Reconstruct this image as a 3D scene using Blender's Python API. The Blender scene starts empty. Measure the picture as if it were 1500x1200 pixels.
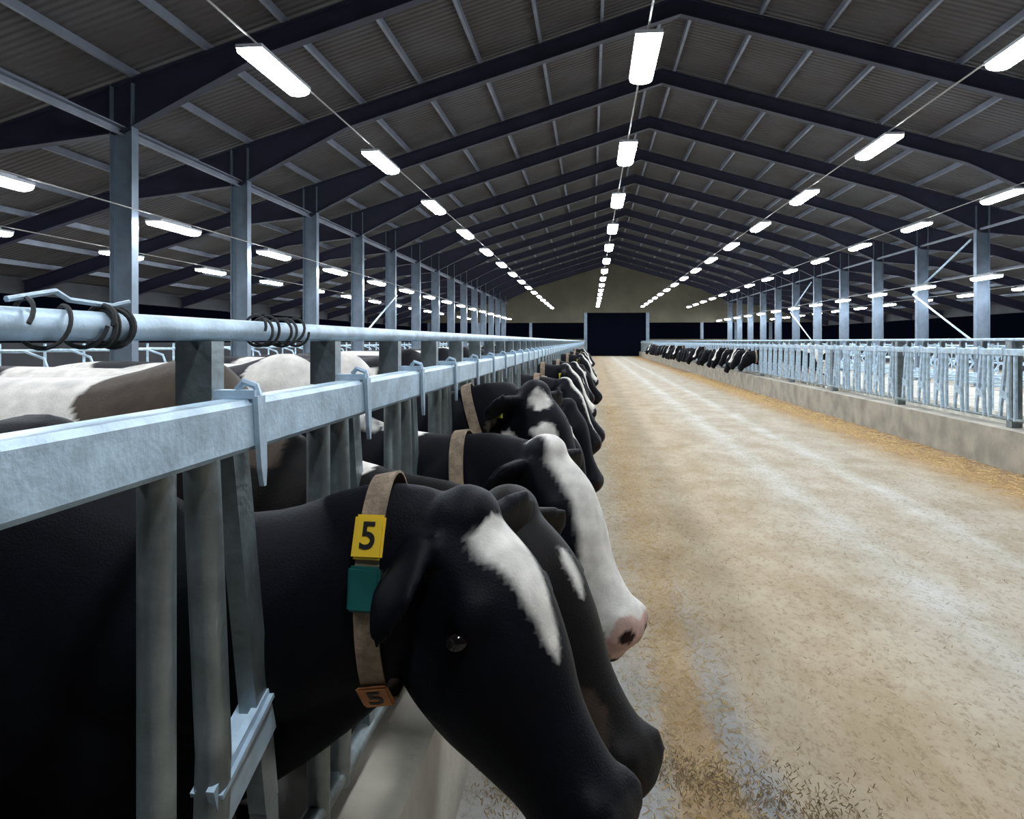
import bpy, bmesh, math, random
from mathutils import Vector, Matrix, noise
R = math.radians
PI = math.pi
random.seed(7)
scene = bpy.context.scene
col = scene.collection

# ------------------------------------------------------------------ camera
FPX = 1101.0
YAW = math.atan(116.0 / FPX)
EYE = 1.5
cam_data = bpy.data.cameras.new('camera')
cam_data.sensor_fit = 'HORIZONTAL'
cam_data.sensor_width = 36.0
cam_data.lens = 36.0 * FPX / 1500.0
cam_data.shift_y = -100.0 / 1500.0
cam_data.clip_start = 0.05
cam_data.clip_end = 400
cam = bpy.data.objects.new('camera', cam_data)
col.objects.link(cam)
cam.location = (0, 0, EYE)
cam.rotation_euler = (R(90), 0, YAW)
scene.camera = cam

# ------------------------------------------------------------------ world, exposure
world = bpy.data.worlds.new('night')
scene.world = world
world.use_nodes = True
bg = world.node_tree.nodes['Background']
bg.inputs[0].default_value = (0.010, 0.014, 0.035, 1)
bg.inputs[1].default_value = 0.12
scene.view_settings.view_transform = 'Standard'
scene.view_settings.look = 'None'
scene.view_settings.gamma = 1
scene.view_settings.exposure = 0.08
scene.view_settings.use_curve_mapping = False
LAMP_POWER = 85.0
scene.cycles.max_bounces = 6
scene.cycles.diffuse_bounces = 3
scene.cycles.use_denoising = True


def pix(x, y, Y):
    """world point seen at photo pixel x, y on the plane Y = const"""
    dx = (x - 750.0) / FPX
    dz = (500.0 - y) / FPX
    wx = dx * math.cos(YAW) - math.sin(YAW)
    wy = math.cos(YAW) + dx * math.sin(YAW)
    t = Y / wy
    return Vector((wx * t, Y, EYE + dz * t))


def inview(x, y, z):
    fw = y * math.cos(YAW) - x * math.sin(YAW)
    if fw < 0.1:
        return False
    px = 750 + FPX * (x * math.cos(YAW) + y * math.sin(YAW)) / fw
    py = 500 - FPX * (z - EYE) / fw
    return -20 < px < 1520 and -30 < py < 1220


# ------------------------------------------------------------------ materials
def mat(name, base=(0.5, 0.5, 0.5), rough=0.6, metal=0.0, var=0.0, vscale=6.0, bump=0.0, bscale=40.0,
        emit=None, estr=0.0, spec=0.5, stretch=None, base2=None):
    m = bpy.data.materials.new(name)
    m.use_nodes = True
    nt = m.node_tree
    b = nt.nodes['Principled BSDF']
    b.inputs['Base Color'].default_value = (*base, 1)
    b.inputs['Roughness'].default_value = rough
    b.inputs['Metallic'].default_value = metal
    b.inputs['Specular IOR Level'].default_value = spec
    tc = nt.nodes.new('ShaderNodeTexCoord')
    vec = tc.outputs['Object']
    if stretch:
        mp = nt.nodes.new('ShaderNodeMapping')
        mp.inputs['Scale'].default_value = stretch
        nt.links.new(vec, mp.inputs[0])
        vec = mp.outputs[0]
    if var or base2:
        n = nt.nodes.new('ShaderNodeTexNoise')
        n.inputs['Scale'].default_value = vscale
        n.inputs['Detail'].default_value = 6
        nt.links.new(vec, n.inputs['Vector'])
        r = nt.nodes.new('ShaderNodeValToRGB')
        r.color_ramp.elements[0].position = 0.35
        r.color_ramp.elements[1].position = 0.68
        lo = tuple(c * (1 - var) for c in base)
        hi = base2 if base2 else tuple(min(1, c * (1 + var)) for c in base)
        r.color_ramp.elements[0].color = (*lo, 1)
        r.color_ramp.elements[1].color = (*hi, 1)
        nt.links.new(n.outputs[0], r.inputs[0])
        nt.links.new(r.outputs[0], b.inputs['Base Color'])
    if bump:
        n2 = nt.nodes.new('ShaderNodeTexNoise')
        n2.inputs['Scale'].default_value = bscale
        n2.inputs['Detail'].default_value = 5
        nt.links.new(vec, n2.inputs['Vector'])
        bp = nt.nodes.new('ShaderNodeBump')
        bp.inputs['Strength'].default_value = bump
        bp.inputs['Distance'].default_value = 0.01
        nt.links.new(n2.outputs[0], bp.inputs['Height'])
        nt.links.new(bp.outputs[0], b.inputs['Normal'])
    if emit:
        b.inputs['Emission Color'].default_value = (*emit, 1)
        b.inputs['Emission Strength'].default_value = estr
    return m


M = {}
M['galv'] = mat('galvanised_steel', (0.46, 0.60, 0.72), 0.42, 0.15, 0.22, 14, 0.15, 90)
M['galv_dull'] = mat('dull_galvanised_steel', (0.23, 0.27, 0.28), 0.4, 0.7, 0.35, 9, 0.2, 60)
M['steel'] = mat('painted_frame_steel', (0.165, 0.21, 0.265), 0.45, 0.4, 0.15, 3)
M['rafter'] = mat('shaded_rafter_steel', (0.018, 0.019, 0.042), 0.6, 0.1, 0.2, 2)  # dark blue-grey frame steel, with the unlit look of its faces put into the colour
M['purlin'] = mat('purlin_steel', (0.18, 0.20, 0.25), 0.5, 0.2, 0.15, 2)
M['housing'] = mat('lamp_housing', (0.35, 0.37, 0.4), 0.5)
M['diffuser'] = mat('lamp_diffuser', (1, 1, 1), 0.4, emit=(0.86, 0.93, 1.0), estr=LAMP_POWER)
M['cable'] = mat('cable', (0.32, 0.31, 0.30), 0.6)
M['rope'] = mat('rope', (0.035, 0.036, 0.036), 0.8, var=0.5, vscale=60)
M['wall'] = mat('gable_boards', (0.11, 0.10, 0.07), 0.8, var=0.15, vscale=0.6)
M['sidewall'] = mat('dark_side_boards', (0.035, 0.037, 0.042), 0.8, var=0.2, vscale=1)
M['conc'] = mat('concrete', (0.36, 0.33, 0.27), 0.85, var=0.25, vscale=3, bump=0.4, bscale=25)
M['muck'] = mat('wet_slatted_floor', (0.045, 0.038, 0.03), 0.5, var=0.4, vscale=3, bump=0.4, bscale=20)
M['bed'] = mat('stall_bedding', (0.55, 0.53, 0.46), 0.95, var=0.25, vscale=4, bump=0.6, bscale=30)
M['door'] = mat('doorway_night', (0.0012, 0.002, 0.006), 0.9, spec=0.05)  # near-black colour stands in for the night beyond the open doorway
M['straw'] = mat('straw', (0.42, 0.26, 0.10), 0.85, base2=(0.62, 0.47, 0.24), vscale=30)
M['debris'] = mat('feed_debris', (0.16, 0.11, 0.055), 0.9, base2=(0.32, 0.23, 0.12), vscale=30)
M['strap'] = mat('collar_webbing', (0.30, 0.22, 0.15), 0.8, var=0.3, vscale=40, bump=0.4, bscale=200)
M['tag_yellow'] = mat('yellow_plastic', (0.85, 0.55, 0.03), 0.4)
M['tag_orange'] = mat('orange_plastic', (0.45, 0.16, 0.03), 0.45, var=0.3, vscale=30)
M['tag_green'] = mat('green_plastic', (0.005, 0.095, 0.085), 0.4)
M['ink'] = mat('black_ink', (0.01, 0.008, 0.008), 0.5)
M['eye'] = mat('eye', (0.008, 0.006, 0.006), 0.08)
M['eartag'] = mat('ear_tag_plastic', (0.75, 0.72, 0.08), 0.4)

# coat material reading a point colour attribute (the animal's own marking)
mc = bpy.data.materials.new('cow_coat')
mc.use_nodes = True
nt = mc.node_tree
b = nt.nodes['Principled BSDF']
at = nt.nodes.new('ShaderNodeAttribute')
at.attribute_name = 'coat'
tc = nt.nodes.new('ShaderNodeTexCoord')
n = nt.nodes.new('ShaderNodeTexNoise')
n.inputs['Scale'].default_value = 22
n.inputs['Detail'].default_value = 8
nt.links.new(tc.outputs['Object'], n.inputs['Vector'])
mr = nt.nodes.new('ShaderNodeMapRange')
mr.inputs[1].default_value = 0.25
mr.inputs[2].default_value = 0.75
mr.inputs[3].default_value = 0.75
mr.inputs[4].default_value = 1.2
nt.links.new(n.outputs[0], mr.inputs[0])
mx = nt.nodes.new('ShaderNodeVectorMath')
mx.operation = 'SCALE'
nt.links.new(at.outputs['Color'], mx.inputs[0])
nt.links.new(mr.outputs[0], mx.inputs['Scale'])
nt.links.new(mx.outputs[0], b.inputs['Base Color'])
b.inputs['Roughness'].default_value = 0.55
b.inputs['Specular IOR Level'].default_value = 0.1
n2 = nt.nodes.new('ShaderNodeTexNoise')
n2.inputs['Scale'].default_value = 260
n2.inputs['Detail'].default_value = 4
nt.links.new(tc.outputs['Object'], n2.inputs['Vector'])
bp = nt.nodes.new('ShaderNodeBump')
bp.inputs['Strength'].default_value = 0.35
bp.inputs['Distance'].default_value = 0.003
nt.links.new(n2.outputs[0], bp.inputs['Height'])
nt.links.new(bp.outputs[0], b.inputs['Normal'])
M['coat'] = mc


def alley_material():
    m = bpy.data.materials.new('feed_alley_floor')
    m.use_nodes = True
    nt = m.node_tree
    L = nt.links
    b = nt.nodes['Principled BSDF']
    b.inputs['Roughness'].default_value = 0.85
    tc = nt.nodes.new('ShaderNodeTexCoord')
    sep = nt.nodes.new('ShaderNodeSeparateXYZ')
    L.new(tc.outputs['Object'], sep.inputs[0])
    # wobble of the band edges
    mp = nt.nodes.new('ShaderNodeMapping')
    mp.inputs['Scale'].default_value = (1.6, 0.5, 1)
    L.new(tc.outputs['Object'], mp.inputs[0])
    nz = nt.nodes.new('ShaderNodeTexNoise')
    nz.inputs['Scale'].default_value = 1.5
    nz.inputs['Detail'].default_value = 8
    nz.inputs['Roughness'].default_value = 0.65
    L.new(mp.outputs[0], nz.inputs['Vector'])
    a = nt.nodes.new('ShaderNodeMath')
    a.operation = 'MULTIPLY_ADD'
    a.inputs[1].default_value = 0.34
    a.inputs[2].default_value = -0.17
    L.new(nz.outputs[0], a.inputs[0])
    s = nt.nodes.new('ShaderNodeMath')
    s.operation = 'ADD'
    L.new(sep.outputs[0], s.inputs[0])
    L.new(a.outputs[0], s.inputs[1])
    mrr = nt.nodes.new('ShaderNodeMapRange')
    mrr.inputs[1].default_value = -0.45
    mrr.inputs[2].default_value = 4.85
    L.new(s.outputs[0], mrr.inputs[0])
    cr = nt.nodes.new('ShaderNodeValToRGB')
    ramp = cr.color_ramp
    grey = (0.29, 0.28, 0.26)
    blue = (0.25, 0.255, 0.262)
    orange = (0.33, 0.235, 0.135)
    beige = (0.38, 0.31, 0.215)
    pale = (0.40, 0.355, 0.285)
    white = (0.47, 0.465, 0.43)
    stops = [(-0.45, grey), (0.12, blue), (0.24, grey), (0.30, orange), (0.44, orange), (0.51, blue), (0.57, blue),
             (0.68, beige), (1.25, beige), (1.75, pale), (2.0, white), (2.2, pale), (2.65, pale), (2.85, white), (3.05, pale),
             (3.5, pale), (3.8, beige), (4.2, (0.36, 0.22, 0.09)), (4.6, (0.30, 0.19, 0.09)), (4.85, (0.24, 0.17, 0.1))]
    while len(ramp.elements) < len(stops):
        ramp.elements.new(0.5)
    for e, (x, c) in zip(ramp.elements, stops):
        e.position = (x + 0.45) / 5.3
    for e, (x, c) in zip(ramp.elements, stops):
        e.color = (*c, 1)
    L.new(mrr.outputs[0], cr.inputs[0])
    # beyond the near stretch the alley edge is only beige dust
    cr2 = nt.nodes.new('ShaderNodeValToRGB')
    r2 = cr2.color_ramp
    s2 = [(-0.45, grey), (0.05, (0.30, 0.27, 0.21)), (0.4, (0.36, 0.27, 0.165)), (0.8, (0.38, 0.31, 0.21))]
    while len(r2.elements) < len(s2):
        r2.elements.new(0.5)
    for e, (x, c) in zip(r2.elements, s2):
        e.position = (x + 0.45) / 5.3
    for e, (x, c) in zip(r2.elements, s2):
        e.color = (*c, 1)
    L.new(mrr.outputs[0], cr2.inputs[0])
    ym = nt.nodes.new('ShaderNodeMapRange')
    ym.interpolation_type = 'SMOOTHSTEP'
    ym.inputs[1].default_value = 2.2
    ym.inputs[2].default_value = 5.5
    L.new(sep.outputs[1], ym.inputs[0])
    xm = nt.nodes.new('ShaderNodeMapRange')
    xm.inputs[1].default_value = 1.1
    xm.inputs[2].default_value = 0.7
    L.new(sep.outputs[0], xm.inputs[0])
    mm = nt.nodes.new('ShaderNodeMath')
    mm.operation = 'MULTIPLY'
    L.new(ym.outputs[0], mm.inputs[0])
    L.new(xm.outputs[0], mm.inputs[1])
    mixy = nt.nodes.new('ShaderNodeMix')
    mixy.data_type = 'RGBA'
    L.new(mm.outputs[0], mixy.inputs[0])
    L.new(cr.outputs[0], mixy.inputs[6])
    L.new(cr2.outputs[0], mixy.inputs[7])
    # dust and crumbs of feed
    mp2 = nt.nodes.new('ShaderNodeMapping')
    mp2.inputs['Scale'].default_value = (1.0, 0.55, 1)
    L.new(tc.outputs['Object'], mp2.inputs[0])
    n3 = nt.nodes.new('ShaderNodeTexNoise')
    n3.inputs['Scale'].default_value = 2.2
    n3.inputs['Detail'].default_value = 10
    n3.inputs['Roughness'].default_value = 0.7
    L.new(mp2.outputs[0], n3.inputs['Vector'])
    r3 = nt.nodes.new('ShaderNodeValToRGB')
    r3.color_ramp.elements[0].position = 0.38
    r3.color_ramp.elements[0].color = (0.82, 0.75, 0.64, 1)
    r3.color_ramp.elements[1].position = 0.6
    r3.color_ramp.elements[1].color = (1.06, 1.05, 1.04, 1)
    L.new(n3.outputs[0], r3.inputs[0])
    n4 = nt.nodes.new('ShaderNodeTexNoise')
    n4.inputs['Scale'].default_value = 38
    n4.inputs['Detail'].default_value = 6
    n4.inputs['Roughness'].default_value = 0.75
    L.new(mp2.outputs[0], n4.inputs['Vector'])
    r4 = nt.nodes.new('ShaderNodeValToRGB')
    r4.color_ramp.elements[0].position = 0.33
    r4.color_ramp.elements[0].color = (0.56, 0.48, 0.38, 1)
    r4.color_ramp.elements[1].position = 0.5
    r4.color_ramp.elements[1].color = (1.05, 1.05, 1.05, 1)
    L.new(n4.outputs[0], r4.inputs[0])
    m1 = nt.nodes.new('ShaderNodeMix')
    m1.data_type = 'RGBA'
    m1.blend_type = 'MULTIPLY'
    m1.inputs[0].default_value = 1
    L.new(mixy.outputs[2], m1.inputs[6])
    L.new(r3.outputs[0], m1.inputs[7])
    m2 = nt.nodes.new('ShaderNodeMix')
    m2.data_type = 'RGBA'
    m2.blend_type = 'MULTIPLY'
    m2.inputs[0].default_value = 0.8
    L.new(m1.outputs[2], m2.inputs[6])
    L.new(r4.outputs[0], m2.inputs[7])
    L.new(m2.outputs[2], b.inputs['Base Color'])
    bp = nt.nodes.new('ShaderNodeBump')
    bp.inputs['Strength'].default_value = 0.6
    bp.inputs['Distance'].default_value = 0.012
    L.new(n4.outputs[0], bp.inputs['Height'])
    L.new(bp.outputs[0], b.inputs['Normal'])
    return m


M['alley'] = alley_material()


def roof_material():
    m = mat('fibre_cement_roof', (0.115, 0.105, 0.10), 0.85)
    nt = m.node_tree
    b = nt.nodes['Principled BSDF']
    tc = nt.nodes.new('ShaderNodeTexCoord')
    w = nt.nodes.new('ShaderNodeTexWave')
    w.wave_type = 'BANDS'
    w.bands_direction = 'Y'
    w.inputs['Scale'].default_value = 1.77
    nt.links.new(tc.outputs['Object'], w.inputs['Vector'])
    bp = nt.nodes.new('ShaderNodeBump')
    bp.inputs['Strength'].default_value = 0.8
    bp.inputs['Distance'].default_value = 0.05
    nt.links.new(w.outputs[1], bp.inputs['Height'])
    nt.links.new(bp.outputs[0], b.inputs['Normal'])
    n = nt.nodes.new('ShaderNodeTexNoise')
    n.inputs['Scale'].default_value = 0.8
    n.inputs['Detail'].default_value = 6
    nt.links.new(tc.outputs['Object'], n.inputs['Vector'])
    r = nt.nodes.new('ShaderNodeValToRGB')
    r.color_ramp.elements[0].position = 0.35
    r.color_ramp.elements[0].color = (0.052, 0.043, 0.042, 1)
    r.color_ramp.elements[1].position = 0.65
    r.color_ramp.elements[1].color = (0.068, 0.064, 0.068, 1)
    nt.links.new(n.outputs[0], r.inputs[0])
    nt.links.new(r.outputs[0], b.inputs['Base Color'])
    return m


M['roof'] = roof_material()


# ------------------------------------------------------------------ mesh helpers
class MB:
    def __init__(self):
        self.v = []
        self.f = []

    def add(self, vs, fs):
        o = len(self.v)
        self.v += [tuple(p) for p in vs]
        self.f += [tuple(i + o for i in f) for f in fs]
        return self

    def box(self, x0, x1, y0, y1, z0, z1):
        vs = [(x, y, z) for x in (x0, x1) for y in (y0, y1) for z in (z0, z1)]
        fs = [(0, 1, 3, 2), (4, 6, 7, 5), (0, 4, 5, 1), (2, 3, 7, 6), (0, 2, 6, 4), (1, 5, 7, 3)]
        return self.add(vs, fs)

    def bar(self, p, q, a, b, up=(0, 0, 1)):
        """rectangular bar from p to q; a = size sideways, b = size along up"""
        p, q = Vector(p), Vector(q)
        d = (q - p).normalized()
        up = Vector(up)
        s = d.cross(up)
        if s.length < 1e-4:
            s = d.cross(Vector((1, 0, 0)))
        s.normalize()
        u = s.cross(d).normalized()
        vs = []
        for c in (p, q):
            for i, j in ((-1, -1), (1, -1), (1, 1), (-1, 1)):
                vs.append(c + s * (a / 2 * i) + u * (b / 2 * j))
        fs = [(3, 2, 1, 0), (4, 5, 6, 7)] + [(i, (i + 1) % 4, 4 + (i + 1) % 4, 4 + i) for i in range(4)]
        return self.add(vs, fs)

    def tube(self, pts, r, n=12, cap=True):
        pts = [Vector(p) for p in pts]
        rr = r if isinstance(r, (list, tuple)) else [r] * len(pts)
        rings = []
        prev = None
        for i, p in enumerate(pts):
            d = (pts[min(i + 1, len(pts) - 1)] - pts[max(i - 1, 0)]).normalized()
            if prev is None:
                ref = Vector((0, 0, 1)) if abs(d.z) < 0.9 else Vector((1, 0, 0))
                s = d.cross(ref).normalized()
            else:
                s = (prev - d * prev.dot(d)).normalized()
            prev = s
            u = s.cross(d).normalized()
            rings.append([p + (s * math.cos(2 * PI * k / n) + u * math.sin(2 * PI * k / n)) * rr[i] for k in range(n)])
        vs = [v for g in rings for v in g]
        fs = []
        for i in range(len(rings) - 1):
            for k in range(n):
                fs.append((i * n + k, i * n + (k + 1) % n, (i + 1) * n + (k + 1) % n, (i + 1) * n + k))
        if cap:
            fs.append(tuple(range(n - 1, -1, -1)))
            fs.append(tuple((len(rings) - 1) * n + k for k in range(n)))
        return self.add(vs, fs)

    def ellipsoid(self, c, r, n=12, m=8, rot=None):
        vs, fs = [], []
        c = Vector(c)
        for i in range(m + 1):
            t = PI * i / m
            for k in range(n):
                p = 2 * PI * k / n
                q = Vector((r[0] * math.sin(t) * math.cos(p), r[1] * math.sin(t) * math.sin(p), r[2] * math.cos(t)))
                if rot:
                    q = rot @ q
                vs.append(c + q)
        for i in range(m):
            for k in range(n):
                fs.append((i * n + k, (i + 1) * n + k, (i + 1) * n + (k + 1) % n, i * n + (k + 1) % n))
        return self.add(vs, fs)

    def mesh(self, name, material=None, smooth=False):
        me = bpy.data.meshes.new(name)
        me.from_pydata(self.v, [], self.f)
        me.validate()
        bm = bmesh.new()
        bm.from_mesh(me)
        bmesh.ops.remove_doubles(bm, verts=bm.verts, dist=1e-6)
        bmesh.ops.recalc_face_normals(bm, faces=bm.faces)
        bm.to_mesh(me)
        bm.free()
        if material:
            me.materials.append(material)
        if smooth:
            for p in me.polygons:
                p.use_smooth = True
            try:
                me.set_sharp_from_angle(angle=R(40))
            except Exception:
                pass
        return me


def link(name, me, parent=None, loc=None):
    o = bpy.data.objects.new(name, me)
    col.objects.link(o)
    if parent:
        o.parent = parent
    if loc is not None:
        o.location = loc
    return o


def tag(o, label, cat, group=None, kind=None):
    if label:
        o['label'] = label
    if cat:
        o['category'] = cat
    if group:
        o['group'] = group
    if kind:
        o['kind'] = kind
    return o


def empty(name, loc=(0, 0, 0)):
    o = bpy.data.objects.new(name, None)
    o.empty_display_size = 0.2
    col.objects.link(o)
    o.location = loc
    return o


def struct(name, me):
    o = link(name, me)
    o['kind'] = 'structure'
    return o


ONES = ['', 'first', 'second', 'third', 'fourth', 'fifth', 'sixth', 'seventh', 'eighth', 'ninth', 'tenth', 'eleventh',
        'twelfth', 'thirteenth', 'fourteenth', 'fifteenth', 'sixteenth', 'seventeenth', 'eighteenth', 'nineteenth']
TENS = {2: ('twentieth', 'twenty'), 3: ('thirtieth', 'thirty'), 4: ('fortieth', 'forty'), 5: ('fiftieth', 'fifty'),
        6: ('sixtieth', 'sixty'), 7: ('seventieth', 'seventy')}


def nth(i):
    if i < 20:
        return ONES[i]
    t, o = divmod(i, 10)
    return TENS[t][0] if o == 0 else TENS[t][1] + '-' + ONES[o]


# ------------------------------------------------------------------ barn shell
BAY = 4.5
XL, XR = -8.3, 12.74          # inner columns
RX, RZ, SL = 1.98, 9.37, 0.30  # ridge
EL, ER = -17.6, 21.56
Y0, Y1 = -6.0, 76.0


def roof_z(x):
    return RZ - SL * abs(x - RX)


struct('floor', MB().box(EL, ER, Y0, Y1 + 6, -0.2, 0).mesh('floor', M['conc']))
struct('floor_manure_alley', MB().box(-6.5, -0.62, Y0, Y1, 0, 0.008).mesh('floor_manure_alley', M['muck']))
struct('floor_feed_alley', MB().box(-0.42, 4.75, Y0, Y1, 0.0, 0.012).mesh('floor_feed_alley', M['alley']))
for nm, xe in (('ceiling_left', EL - 0.5), ('ceiling_right', ER + 0.5)):
    mb = MB()
    x0, x1 = RX, xe
    vs = []
    for x in (x0, x1):
        for y in (Y0, Y1 + 0.3):
            for z in (0, 0.12):
                vs.append((x, y, roof_z(x) + z))
    mb.add(vs, [(0, 1, 3, 2), (4, 6, 7, 5), (0, 4, 5, 1), (2, 3, 7, 6), (0, 2, 6, 4), (1, 5, 7, 3)])
    struct(nm, mb.mesh(nm, M['roof']))
# side walls: low wall, open gap, eave board
for side, x in (('left', EL), ('right', ER)):
    w = MB().box(x - 0.1, x + 0.1, Y0, Y1, 0, 1.45)
    w.box(x - 0.1, x + 0.1, Y0, Y1, 2.95, roof_z(x) - 0.02)
    struct('wall_' + side, w.mesh('wall_' + side, M['sidewall']))
# gable wall with the door opening and the open strips
DX0, DX1, DZ = -0.41, 5.45, 4.26
w = MB()
SZ0, SZ1 = 1.72, 3.37
for xa, xb in ((EL, DX0 - 0.25), (DX1 + 0.25, ER)):
    w.box(xa, xb, Y1, Y1 + 0.2, 0, SZ0)


def prism(xa, xb, za, y0=Y1, y1=Y1 + 0.2):
    vs = []
    for y in (y0, y1):
        vs += [(xa, y, za), (xb, y, za), (xb, y, max(za, roof_z(xb) - 0.01)), (xa, y, max(za, roof_z(xa) - 0.01))]
    return vs, [(3, 2, 1, 0), (4, 5, 6, 7)] + [(i, (i + 1) % 4, 4 + (i + 1) % 4, 4 + i) for i in range(4)]


w.add(*prism(EL, DX0 - 0.25, SZ1))
w.add(*prism(DX0 - 0.25, RX, DZ + 0.1))
w.add(*prism(RX, DX1 + 0.25, DZ + 0.1))
w.add(*prism(DX1 + 0.25, ER, SZ1))
struct('wall_far', w.mesh('wall_far', M['wall']))
t = MB()
for x in (DX0 - 0.15, DX1 + 0.15):
    t.box(x - 0.16, x + 0.16, Y1 - 0.12, Y1 + 0.1, 0, DZ + 0.1)
struct('trim_1', t.mesh('trim_1', M['steel']))
t = MB()
for k, x in enumerate((-16.6, -11.4, -6.1, 10.9, 14.2, 17.5)):
    t.box(x - 0.14, x + 0.14, Y1 - 0.1, Y1 + 0.1, SZ0, SZ1)
struct('trim_2', t.mesh('trim_2', M['steel']))
d = MB().box(DX0, DX1, Y1 + 0.06, Y1 + 0.12, 0, DZ)  # dark panel added across the doorway in place of the open void
for k in range(1, 6):
    z = DZ * k / 6
    d.box(DX0, DX1, Y1 + 0.04, Y1 + 0.06, z - 0.02, z + 0.02)
struct('door_void_1', d.mesh('door_void_1', M['door']))

# frames
FRAME_Y = [12.63 + BAY * k for k in range(-4, 15) if 12.63 + BAY * k < 75.5]


def rafter_mesh(sign):
    xe = EL if sign < 0 else ER
    xc = XL if sign < 0 else XR
    mb = MB()

    def depth(x):
        d = 0.42
        return d + 0.50 * max(0, 1 - abs(x - xc) / 2.6)
    xs = sorted({RX, RX + sign * 0.5, xc - 2.6, xc, xc + 2.6, xe} | {RX + sign * 3, xc - 1.3, xc + 1.3}, key=lambda q: q * sign)
    top = 0.16
    for a_, b_ in zip(xs[:-1], xs[1:]):
        za, zb = roof_z(a_) - top, roof_z(b_) - top
        da, db = depth(a_), depth(b_)
        for (u0, u1, wd) in ((0.0, 0.03, 0.10), (0.03, None, 0.012), (None, 0, 0.10)):
            if u0 == 0.0:
                q = [(a_, za), (b_, zb), (b_, zb - 0.03), (a_, za - 0.03)]
            elif u0 is not None:
                q = [(a_, za - 0.03), (b_, zb - 0.03), (b_, zb - db + 0.03), (a_, za - da + 0.03)]
            else:
                q = [(a_, za - da + 0.03), (b_, zb - db + 0.03), (b_, zb - db), (a_, za - da)]
            vs = [(x, -wd, z) for x, z in q] + [(x, wd, z) for x, z in q]
            mb.add(vs, [(3, 2, 1, 0), (4, 5, 6, 7)] + [(i, (i + 1) % 4, 4 + (i + 1) % 4, 4 + i) for i in range(4)])
    return mb.mesh('roof_rafter', M['rafter'])


rmesh = {-1: rafter_mesh(-1), 1: rafter_mesh(1)}


def column_mesh(x):
    h = roof_z(x) - 0.2
    mb = MB()
    mb.box(-0.21, -0.19, -0.1, 0.1, 0.03, h)
    mb.box(0.19, 0.21, -0.1, 0.1, 0.03, h)
    mb.box(-0.19, 0.19, -0.008, 0.008, 0.03, h)
    mb.box(-0.27, 0.27, -0.17, 0.17, 0, 0.03)
    return mb.mesh('steel_column', M['steel'])


cmesh = {-1: column_mesh(XL), 1: column_mesh(XR)}
seen = {}
for i, y in enumerate(FRAME_Y):
    for sgn, side in ((-1, 'left'), (1, 'right')):
        o = link('roof_rafter', rmesh[sgn], loc=(0, y, 0))
        key = ('r', side)
        if (y > 12) if sgn < 0 else (y > 17):
            seen[key] = seen.get(key, 0) + 1
            lab = 'dark steel roof beam on the %s slope, %s in view from the front' % (side, nth(seen[key]))
        else:
            lab = 'dark steel roof beam overhead on the %s slope, outside the photo' % side
        tag(o, lab, 'roof beam', 'sloping roof beams')
        if (y < 8) if sgn < 0 else (y < 21):
            continue
        xc = XL if sgn < 0 else XR
        o = link('steel_column', cmesh[sgn], loc=(xc, y, 0))
        key = ('c', side)
        if inview(xc, y, 3.0):
            seen[key] = seen.get(key, 0) + 1
            lab = 'blue grey steel column on the %s side, %s from the camera' % (side, nth(seen[key]))
        else:
            lab = 'blue grey steel column just outside the %s edge of the photo' % side
        tag(o, lab, 'column', 'steel columns')

# purlins
L_ = Y1 - Y0 - 0.5
for side, sgn, xe in (('left', -1, EL), ('right', 1, ER)):
    k = 0
    while True:
        x = RX + sgn * (0.35 + 1.39 * k)
        if (x - xe) * sgn > 0:
            break
        me = MB().box(-0.035, 0.035, 0, L_, -0.14, 0).mesh('purlin', M['purlin'])
        o = link('purlin', me, loc=(x, Y0 + 0.2, roof_z(x) - 0.02))
        tag(o, 'long thin batten under the %s roof slope, %s from the ridge' % (side, nth(k + 1)), 'purlin', 'roof purlins')
        k += 1

# long tie beams between columns
for side, x, z in (('left', XL, 5.20), ('right', XR, 5.10)):
    hb_ = 0.10 if side == 'left' else 0.03
    mb = MB().box(-0.06, 0.06, 0, 76, 0.09, 0.11)
    mb.box(-0.06, -0.045, 0, 76, 0.09 - hb_, 0.09)
    mb.box(-0.06, 0.02, 0, 76, 0.07 - hb_, 0.09 - hb_)
    o = link('tie_beam', mb.mesh('tie_beam', M['purlin']), loc=(x + (0.02 if side == 'left' else -0.02), -1.0, z))
    tag(o, 'long horizontal channel beam joining the tall columns on the %s' % side, 'beam')

# K braces
for side, x, ya, yb, zs in (('right', XR - 0.33, 26.13, 30.63, (4.85, 3.3, 1.55)), ('right', XR - 0.33, 44.13, 48.63, (4.85, 3.3, 1.55)),
                            ('left', XL + 0.24, 26.13, 30.63, (1.75, 3.4, 4.9))):
    for kk in range(2):
        if side == 'left' and kk == 1:
            continue
        za, zb = zs[kk], zs[kk + 1]
        p = (x, ya if kk == 0 else yb, za)
        q = (x, yb if kk == 0 else ya, zb)
        o = link('brace_rod', MB().tube([p, q], 0.034, 8).mesh('brace_rod', M['galv'], True))
        hi = 'upper' if (za + zb > 7) else 'lower'
        where = 'nearest braced bay on the right' if (ya < 27 and side == 'right') else ('farther braced bay on the right' if side == 'right' else 'braced bay on the left')
        tag(o, '%s slanting steel brace rod in the %s' % (hi, where), 'brace', 'brace rods')

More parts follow.
